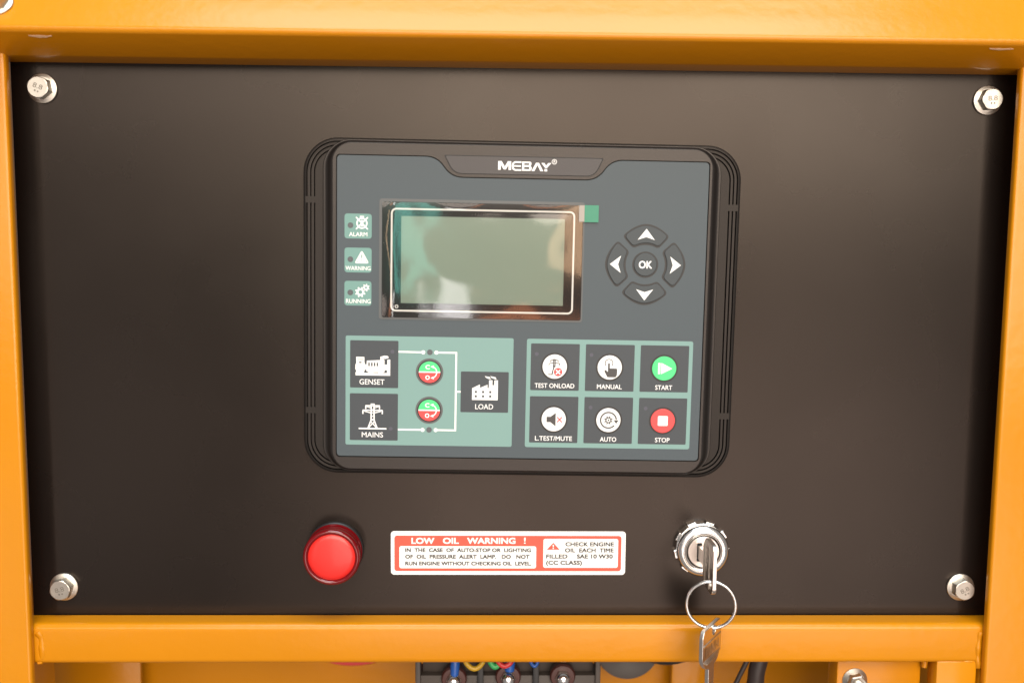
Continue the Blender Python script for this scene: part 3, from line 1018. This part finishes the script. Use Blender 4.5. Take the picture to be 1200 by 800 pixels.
def make_key(label, hole):
    t = thing('key', label, 'key', 0, 0)
    link('blank', curve_mesh([key_outline(), circle(2.7, 20, *hole)], 2.3, .3, -1.15), 'nickel', t)
    for s in (1, -1):
        for y in (1.2, 2.4, 3.6):
            w = 8 + (y - 1.2) * 2.0
            me = rounded_box(-w, w, y - .35, y + .35, 1.1, 1.45, .1, 1)
            link('ridge', me, 'zinc', t, (0, 0, 0), (0, 0 if s > 0 else PI, 0))
        me = rounded_box(-13, 13, 12.6, 13.4, 1.1, 1.45, .1, 1)
        link('ridge', me, 'zinc', t, (0, 0, 0), (0, 0 if s > 0 else PI, 0))
        o = words('FANN', 'zinc', t, -10, 10, 8.4, 5.2, 1.35, .6, 'embossed_letters')
        if s < 0:
            o.location = (0, 0, -1.35 * S)
            o.rotation_euler = (0, PI, 0)
    return t


# key in the lock: axis along the depth, bow upright and edge on
k1 = make_key('nickel key standing in the chrome key switch', (-9.0, 16.5))
# local x(across) -> world z, local y(along, blade -y) -> towards the camera
Mx = Matrix(((0, 0, -1, 0), (0, -1, 0, 0), (1, 0, 0, 0), (0, 0, 0, 1)))
# columns: x->z, y->-Y(toward camera), z-> ...
X = Vector((0, 0, 1)); Y = Vector((0.03, -1, 0)).normalized(); Z = X.cross(Y)
k1.matrix_world = Matrix.Translation(Vector((KX - 2.05, -23.5, KZZ + .4)) * S) @ Matrix((X, Y, Z)).transposed().to_4x4()

# split ring hanging in the bow of that key
ring = thing('split_ring', 'thin steel split ring hanging from the key in the switch', 'key ring', 106.6, -174.9, 39.5)
pts = []
for i in range(120):
    a = 2 * PI * 2 * i / 119
    pts.append((13.4 * math.sin(a), 14 + 13.4 * math.cos(a), -.85 + 1.7 * i / 119))
link('wire', tube(pts, .8, 8, 60), 'chrome', ring)
ring.rotation_euler.rotate_axis('Y', math.radians(-12))

# second key hanging from the ring
k2 = make_key('nickel key dangling from the split ring in front of the rail', (2.5, 17.6))
th = math.radians(57)
X = Vector((math.cos(th), math.sin(th), 0))      # across: near left -> far right
Y = Vector((0.03, .05, 1)).normalized()
Z = X.cross(Y).normalized()
Y = Z.cross(X)
hole = Vector((107.6, -40.0, -173.0))
org = hole - (X * 2.5 + Y * 17.6) + Vector((0, 0, -2.0))
k2.matrix_world = Matrix.Translation(org * S) @ Matrix((X, Y, Z)).transposed().to_4x4()

# ================================================================== terminal block and what else shows under the rail
tb = thing('terminal_block', 'dark terminal block with three studs under the rail', 'terminal block', -4.5, -280, -24)
TZ = 280.0


def tbx(name, x0, x1, z0, z1, d0, d1, mat, r=.5):
    return link(name, rounded_box(x0 + 4.5, x1 + 4.5, z0 + TZ, z1 + TZ, d0, d1, r), mat, tb)


tbx('housing', -61, 51.5, -280, -226.8, -10, 8, 'block')
tbx('housing_back', -57.5, 48.0, -227.5, -206, -10, 2, 'block')
for x in (-21.8, 12.2):
    tbx('barrier', x - 1.9, x + 1.9, -270, -207, 2, 11, 'rubber', .6)
for x, w_ in ((-60.0, 1.6), (50.4, 1.6)):
    tbx('barrier', x - w_, x + w_, -270, -212, 0, 10, 'block', .6)
for x, z in ((-37.9, -227.5), (-4.8, -226.2), (28.6, -226.0)):
    sd = link('stud_seat', lathe([(0, 0), (7.6, 0), (7.8, 5.0), (7.0, 6.4), (0, 6.8)], 32, 30), 'copper', tb, (x + 4.5, TZ + z, 6.0))
    bm = bmesh.new()
    R_ = [[bm.verts.new((r * math.cos(PI / 3 * i), r * math.sin(PI / 3 * i), zz)) for i in range(6)] for zz, r in ((6.5, 4.6), (8.6, 4.6), (9.2, 4.0))]
    for A, B in zip(R_, R_[1:]):
        for i in range(6):
            bm.faces.new((A[i], A[(i + 1) % 6], B[(i + 1) % 6], B[i]))
    bm.faces.new(R_[-1])
    link('stud_nut', finish(bm, 'stud_nut', 25), 'zinc', sd)
    link('stud_end', lathe([(4.0, 9.0), (4.0, 9.8), (3.4, 11.4), (2.0, 12.6), (0, 13.0)], 24, 60), 'chrome', sd)


def smooth_path(pts, n=6):
    P = [Vector(p) for p in pts]
    P = [P[0] * 2 - P[1]] + P + [P[-1] * 2 - P[-2]]
    out = []
    for i in range(1, len(P) - 2):
        a, b, c, d = P[i - 1:i + 3]
        for k in range(n):
            t = k / n
            out.append(.5 * ((2 * b) + (c - a) * t + (2 * a - 5 * b + 4 * c - d) * t * t + (3 * b - a - 3 * c + d) * t ** 3))
    out.append(P[-2])
    return out


def cable(name, label, cat, pts, r, mat, group=None):
    if not isinstance(r, list):
        pts = smooth_path(pts)
    o = link(name, tube(pts, r, 12, 60), mat)
    o.matrix_world = FRONT          # cable points are panel coordinates (x, z, depth)
    o['label'] = label
    o['category'] = cat
    if group:
        o['group'] = group
    return o


cable('cable_sleeve', 'blue cable sleeve above the left stud of the terminal block', 'cable', [(-36, -204, -22), (-36.8, -212, -14), (-37.3, -219, -11), (-37.5, -224, -10.5)], [2.6, 2.9, 2.9, 2.4], 'blue', 'cable sleeves')
cable('cable_sleeve', 'blue cable sleeve above the middle stud of the terminal block', 'cable', [(-4, -204, -22), (-4.0, -212, -14), (-4.0, -217, -11), (-4.0, -221.5, -10.5)], [3.2, 3.4, 3.4, 2.8], 'blue', 'cable sleeves')
cable('wire_loop', 'yellow wire loop just under the rail', 'wire', [(-33, -207, -10), (-30.5, -215.5, -9), (-25.4, -219.2, -8.5), (-20.5, -215.5, -9), (-19, -207, -10)], 1.6, 'yellow', 'coloured wires')
cable('wire_loop', 'green wire loop just under the rail', 'wire', [(-17.5, -207, -10), (-16, -214.5, -9), (-12.9, -218.0, -8.5), (-10, -214.5, -9), (-9, -207, -10)], 1.8, 'green', 'coloured wires')
cable('wire_loop', 'red wire loop just under the rail', 'wire', [(-13.5, -207, -8), (-11, -214, -7), (-7.2, -216.6, -6.5), (-3.2, -214, -7), (-2, -207, -8)], 1.6, 'red', 'coloured wires')
cable('wire_loop', 'thin dark blue wire right of the middle stud', 'wire', [(7.5, -207, -10), (8.6, -214.5, -9), (11.0, -217.6, -8.5), (13.2, -214.5, -9), (14, -207, -10)], 1.1, 'blue', 'coloured wires')
cable('black_hose', 'thick black hose slanting below the rail right of the dangling key', 'hose', [(176, -196, -66), (162.2, -239, -60), (160.0, -253, -59), (152, -290, -56)], 5.6, 'hose', 'black hoses')
cable('black_hose', 'thin black hose slanting beside the dangling key', 'hose', [(175, -196, -64), (153.6, -239, -60), (147.0, -253, -59), (130, -290, -56)], 1.6, 'hose', 'black hoses')


def disc(name, label, cat, x, z, d, r, th_, mat):
    t_ = link(name, lathe([(0, 0), (r, 0), (r + .3, th_ * .4), (r - .2, th_ * .8), (r - 1.4, th_), (r * .6, th_), (r * .55, th_ - .8), (0, th_ - .8)], 56, 35), mat)
    t_.matrix_world = Matrix.Translation(Vector((x, -d, z)) * S) @ FRONT
    t_['label'] = label
    t_['category'] = cat
    return t_


disc('cable_grommet', 'dark grey round grommet in the orange sheet under the rail', 'grommet', 80.4, -243.4, -119.8, 23.5, 24, 'block')
disc('red_drum', 'red round drum edge barely showing under the rail', 'drum', -113, -203.0, -119.8, 60.0, 10, 'red')
disc('black_drum', 'black round drum edge barely showing under the rail', 'drum', 108, -218, -98.6, 37.6, 3.5, 'rubber')

scene.render.resolution_x = 1024
scene.render.resolution_y = 682
